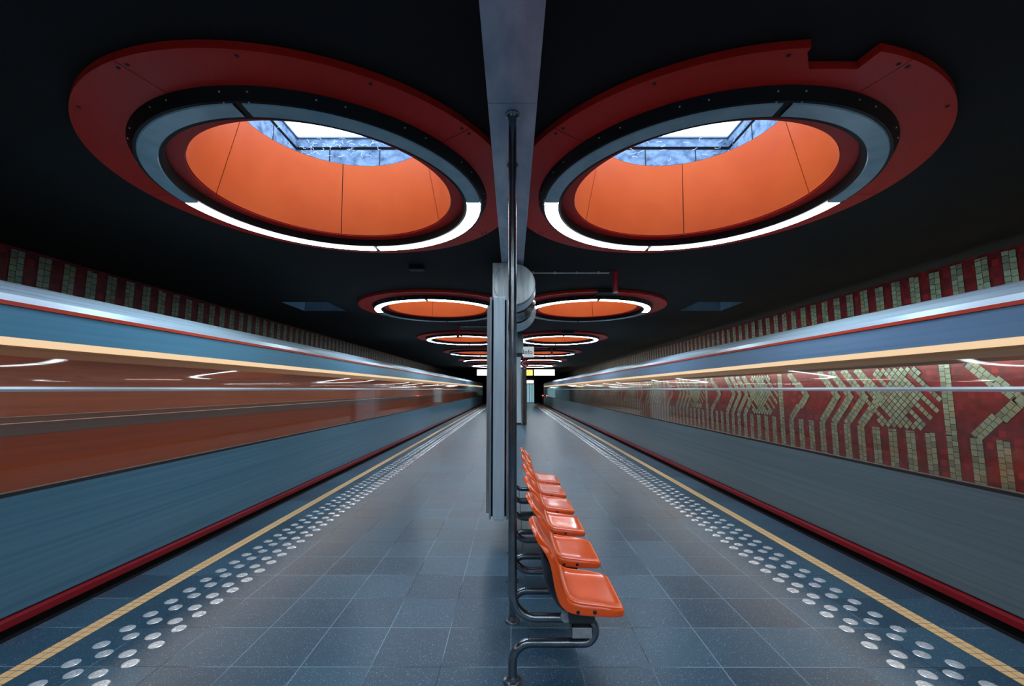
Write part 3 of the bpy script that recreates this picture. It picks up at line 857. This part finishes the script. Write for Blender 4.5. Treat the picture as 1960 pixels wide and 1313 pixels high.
# ------------------------------------------------------------------ tactile studs
sb = MB()
sb.lathe([(0.0, 0.0052), (0.008, 0.0052), (0.010, 0.0038), (0.014, 0.0038), (0.017, 0.0055), (0.024, 0.0055), (0.027, 0.0036), (0.032, 0.0036), (0.035, 0.0042), (0.042, 0.0005), (0.042, 0.0)], n=22)
stud_me = sb.mesh('tactile_stud', M['stud'], True)
spots = []
for k in range(0, 240):
    yb = 2.09 + 0.18*k
    if yb > 46: break
    for s in (-1, 1):
        for (x, dy) in ((2.545, 0.0), (2.205, 0.0), (2.442, 0.09), (2.302, 0.09)):
            spots.append((s*x, yb+dy))
spots = [p for p in spots if p[1] > 2.2]
spots.sort(key=lambda p: p[1])
near, rest = spots[:300], spots[300:]
for x, y in near:
    o = bpy.data.objects.new('tactile_stud', stud_me); C.objects.link(o); o.location = (x, y, 0)
    side = 'left' if x < 0 else 'right'
    tag(o, 'round ridged metal tactile stud in the band beside the %s yellow stripe' % side, 'tactile stud', 'tactile studs along the %s platform edge' % side)
for s, side in ((-1, 'left'), (1, 'right')):
    fb = MB()
    for x, y in rest:
        if x*s < 0: continue
        fb.lathe([(0.0, 0.005), (0.022, 0.005), (0.036, 0.0035), (0.042, 0.0)], (x, y, 0), 10)
    o = fb.build('tactile_stud_field', M['stud'], smooth=True)
    tag(o, 'distant band of tactile studs receding along the %s platform edge' % side, 'tactile studs', kind='stuff')

# ------------------------------------------------------------------ ceiling hung alarm posts and cable tubes
for (x, y, lab) in ((1.62, 6.55, 'beside the second right canopy'), (-1.60, 12.36, 'in front of the third left canopy'), (1.72, 18.56, 'in front of the fourth right canopy')):
    r = empty('hanging_post', (x, y, CEIL), 'red cylindrical post hanging from the ceiling ' + lab, 'hanging post', 'red posts hanging from the ceiling')
    b = MB(); b.tube([(0, 0, 0), (0, 0, -0.33)], 0.042, 20); b.build('housing', M['signred'], r, True)
    b = MB(); b.lathe([(0.052, 0.0), (0.052, -0.015), (0.042, -0.02)], (0, 0, 0), 20); b.build('mounting_ring', M['signred'], r, True)
    b = MB(); b.lathe([(0.0, -0.350), (0.044, -0.350), (0.046, -0.330), (0.042, -0.328)], (0, 0, 0), 20); b.build('lens', M['galv'], r, True)
    s = 1 if x > 0 else -1
    t = MB(); x0, x1 = sorted((s*0.15, x-s*0.09))
    t.tube([(x0, y, CEIL-0.022), (x1, y, CEIL-0.022)], 0.011, 10)
    for q in range(4): 
        xx = x0+(x1-x0)*(q+0.5)/4; t.box(xx-0.01, xx+0.01, y-0.015, y+0.015, CEIL-0.036, CEIL)
    o = t.build('cable_conduit', M['white'], smooth=True)
    tag(o, 'thin white conduit leading to the red post ' + lab, 'conduit', 'white conduits on the ceiling')
o = boxo('ceiling_speaker', (-2.10+0.55, -1.33, 6.16, 6.32, CEIL-0.07, CEIL), M['housing'], bevel=0.01)
tag(o, 'small black box on the ceiling behind the nearest left canopy', 'speaker')

# ------------------------------------------------------------------ far furniture
r = empty('column', (0, 19.3, 0), 'steel clad square column standing behind the display case', 'column')
boxo('shaft', (-0.42, 0.385, -0.0, 0.6, 0.0, CEIL-0.0), M['panelsteel'], r)
boxo('base', (-0.43, 0.39, -0.01, 0.61, 0.0, 0.08), M['rubber'], r)
r = empty('information_kiosk', (0.52, 19.3, 0), 'dark brown narrow kiosk beside the steel column', 'kiosk')
boxo('body', (-0.08, 0.115, -0.05, 0.7, 0.06, 2.50), M['darkwood'], r, bevel=0.01)
boxo('base', (-0.07, 0.105, -0.04, 0.69, 0.0, 0.06), M['rubber'], r)
boxo('edge_strip', (-0.105, -0.0805, -0.05, 0.7, 0.06, 2.50), M['steel'], r)
r = empty('ceiling_cabinet', (0, 14.0, 0), 'square steel cabinet fixed at the end of the beam', 'cabinet')
boxo('body', (-0.36, 0.36, 0.0, 0.9, 2.76, CEIL), M['steel'], r, bevel=0.006)
boxo('vent', (-0.34, 0.34, 0.02, 0.88, 2.70, 2.7595), M['rubber'], r)

def text(body, size, loc, m, name, parent, bold=0.0):
    c = bpy.data.curves.new(name, 'FONT'); c.body = body; c.size = size; c.extrude = 0.002; c.offset = bold
    c.align_x = 'CENTER'; c.align_y = 'CENTER'; c.materials.append(m)
    t_ = bpy.data.objects.new(name, c); C.objects.link(t_); bpy.context.view_layer.update()
    me = bpy.data.meshes.new_from_object(t_.evaluated_get(bpy.context.evaluated_depsgraph_get())); bpy.data.objects.remove(t_)
    o = bpy.data.objects.new(name, me); C.objects.link(o); o.location = loc; o.rotation_euler = (PI/2, 0, 0)
    o.parent = parent; return o
r = empty('info_sign', (0.53, 13.9, 2.79), 'white square sign reading Info in red beside the ceiling cabinet', 'sign')
M['infopanel'] = mat('info_panel', (0.72, 0.80, 0.82), 0.5, emit=(0.75, 0.9, 0.92), strength=0.35)
boxo('panel', (-0.175, 0.175, 0, 0.06, -0.175, 0.175), M['infopanel'], r, bevel=0.006)
text('Info', 0.205, (-0.03, -0.006, -0.01), M['signred'], 'lettering', r, 0.002)
b = MB(); b.tube([(0, 0.03, 0.175), (0, 0.03, CEIL-2.79)], 0.012, 10); b.build('hanger', M['tube'], r)

r = empty('telephone_sign', (0.56, 19.15, 2.73), 'dark red sign with a white telephone handset above the brown kiosk', 'sign')
b = MB(); b.lathe([(0.0, 0.0), (0.185, 0.0), (0.185, 0.05), (0.0, 0.05)], (0, 0, 0), 32, 'y'); b.build('panel', M['signred'], r, True)
b = MB()
pts = [(-0.10+0.07*(1-math.cos(t)), -0.012, 0.10*math.cos(t*1.0)) for t in [PI*k/12 for k in range(13)]]
pts = [(0.03-0.15*math.sin(PI*k/12), -0.012, 0.11-0.22*k/12) for k in range(13)]
b.tube(pts, 0.017, 8)
b.box(0.0, 0.07, -0.02, -0.002, 0.08, 0.14); b.box(0.0, 0.07, -0.02, -0.002, -0.14, -0.08)
b.build('handset_symbol', M['white'], r)
b = MB(); b.box(-0.05, 0.05, 0.05, 0.12, -0.228, -0.10); b.build('bracket', M['tube'], r)

YS = 36.0
def hang_sign(x0, x1, z0, z1, m, name, label, cat, marks):
    r = empty(name, ((x0+x1)/2, YS, z0), label, cat)
    w_ = (x1-x0)/2
    boxo('case', (-w_-0.03, w_+0.03, 0.0, 0.14, -0.03, z1-z0+0.03), M['housing'], r)
    boxo('screen', (-w_, w_, -0.006, -0.0005, 0, z1-z0), m, r)
    b = MB()
    for xx in (-w_*0.6, w_*0.6): b.box(xx-0.015, xx+0.015, 0.05, 0.08, z1-z0+0.03, CEIL-z0)
    b.build('hanger', M['tube'], r)
    marks(r, w_, z1-z0)
def arrows(r, w_, h):
    b = MB()
    for xx, d in ((-w_*0.72, 1), (w_*0.72, -1)):
        b.face([(xx-0.05*d, -0.009, h*0.35), (xx+0.01*d, -0.009, h*0.5), (xx-0.05*d, -0.009, h*0.65), (xx-0.02*d, -0.009, h*0.5)])
    b.build('arrow_mark', M['mark'], r)
def ledmask(r, w_, h):
    b = MB()
    for q in range(4): b.box(-w_, w_, -0.012, -0.0065, h*(0.03+0.25*q)+0.05, h*(0.03+0.25*q)+0.075)
    b.build('screen_grid', M['black'], r)
hang_sign(1.83, 3.56, H+1.17, H+1.66, M['signlit'], 'exit_sign', 'wide white illuminated sign hanging over the right side of the platform end', 'sign', arrows)
hang_sign(-3.00, -1.55, H+1.17, H+1.66, M['signlit'], 'exit_sign', 'white illuminated sign hanging over the left side of the platform end', 'sign', arrows)
hang_sign(1.08, 1.70, H+1.17, H+1.64, M['led'], 'departure_display', 'small yellow lettered departure display hanging beside the wide white sign', 'display', ledmask)

# lit lobby beyond the platform end
r = empty('door_1', (2.1, 50.0, 0.0), kind='structure')
boxo('lit_pane', (-0.42, 0.42, 0.0, 0.03, 0.05, 2.15), M['lobby'], r)
b = MB()
for xx in (-0.44, -0.12, 0.18, 0.44): b.box(xx-0.025, xx+0.025, -0.05, 0.05, 0, 2.2)
b.box(-0.46, 0.46, -0.05, 0.05, 2.15, 2.25)
b.build('frame', M['grey'], r)
boxo('lintel_light', (-0.42, 0.36, -0.08, 0.0, 2.28, 2.60), M['signlit'], r)
b = MB(); b.box(-3.2, 1.66, 50.0, 50.2, 0, CEIL); b.box(2.56, 3.2, 50.0, 50.2, 0, CEIL); b.box(1.66, 2.56, 50.0, 50.2, 2.62, CEIL)
b.build('wall_platform_end', M['ceiling'])['kind'] = 'structure'
r = empty('signal_lamp', (3.12, 44.0, 0.0), 'small red signal lamp at the far end of the right platform edge', 'signal lamp')
b = MB(); b.tube([(0, 0, 0.001), (0, 0, 0.82)], 0.03, 10); b.build('post', M['tube'], r)
boxo('head', (-0.09, 0.09, -0.05, 0.08, 0.82, 1.02), M['housing'], r)
b = MB(); b.lathe([(0.0, -0.02), (0.05, -0.01), (0.06, 0.0)], (0, -0.05, 0.92), 14, 'y'); b.build('lens', M['redlamp'], r, True)
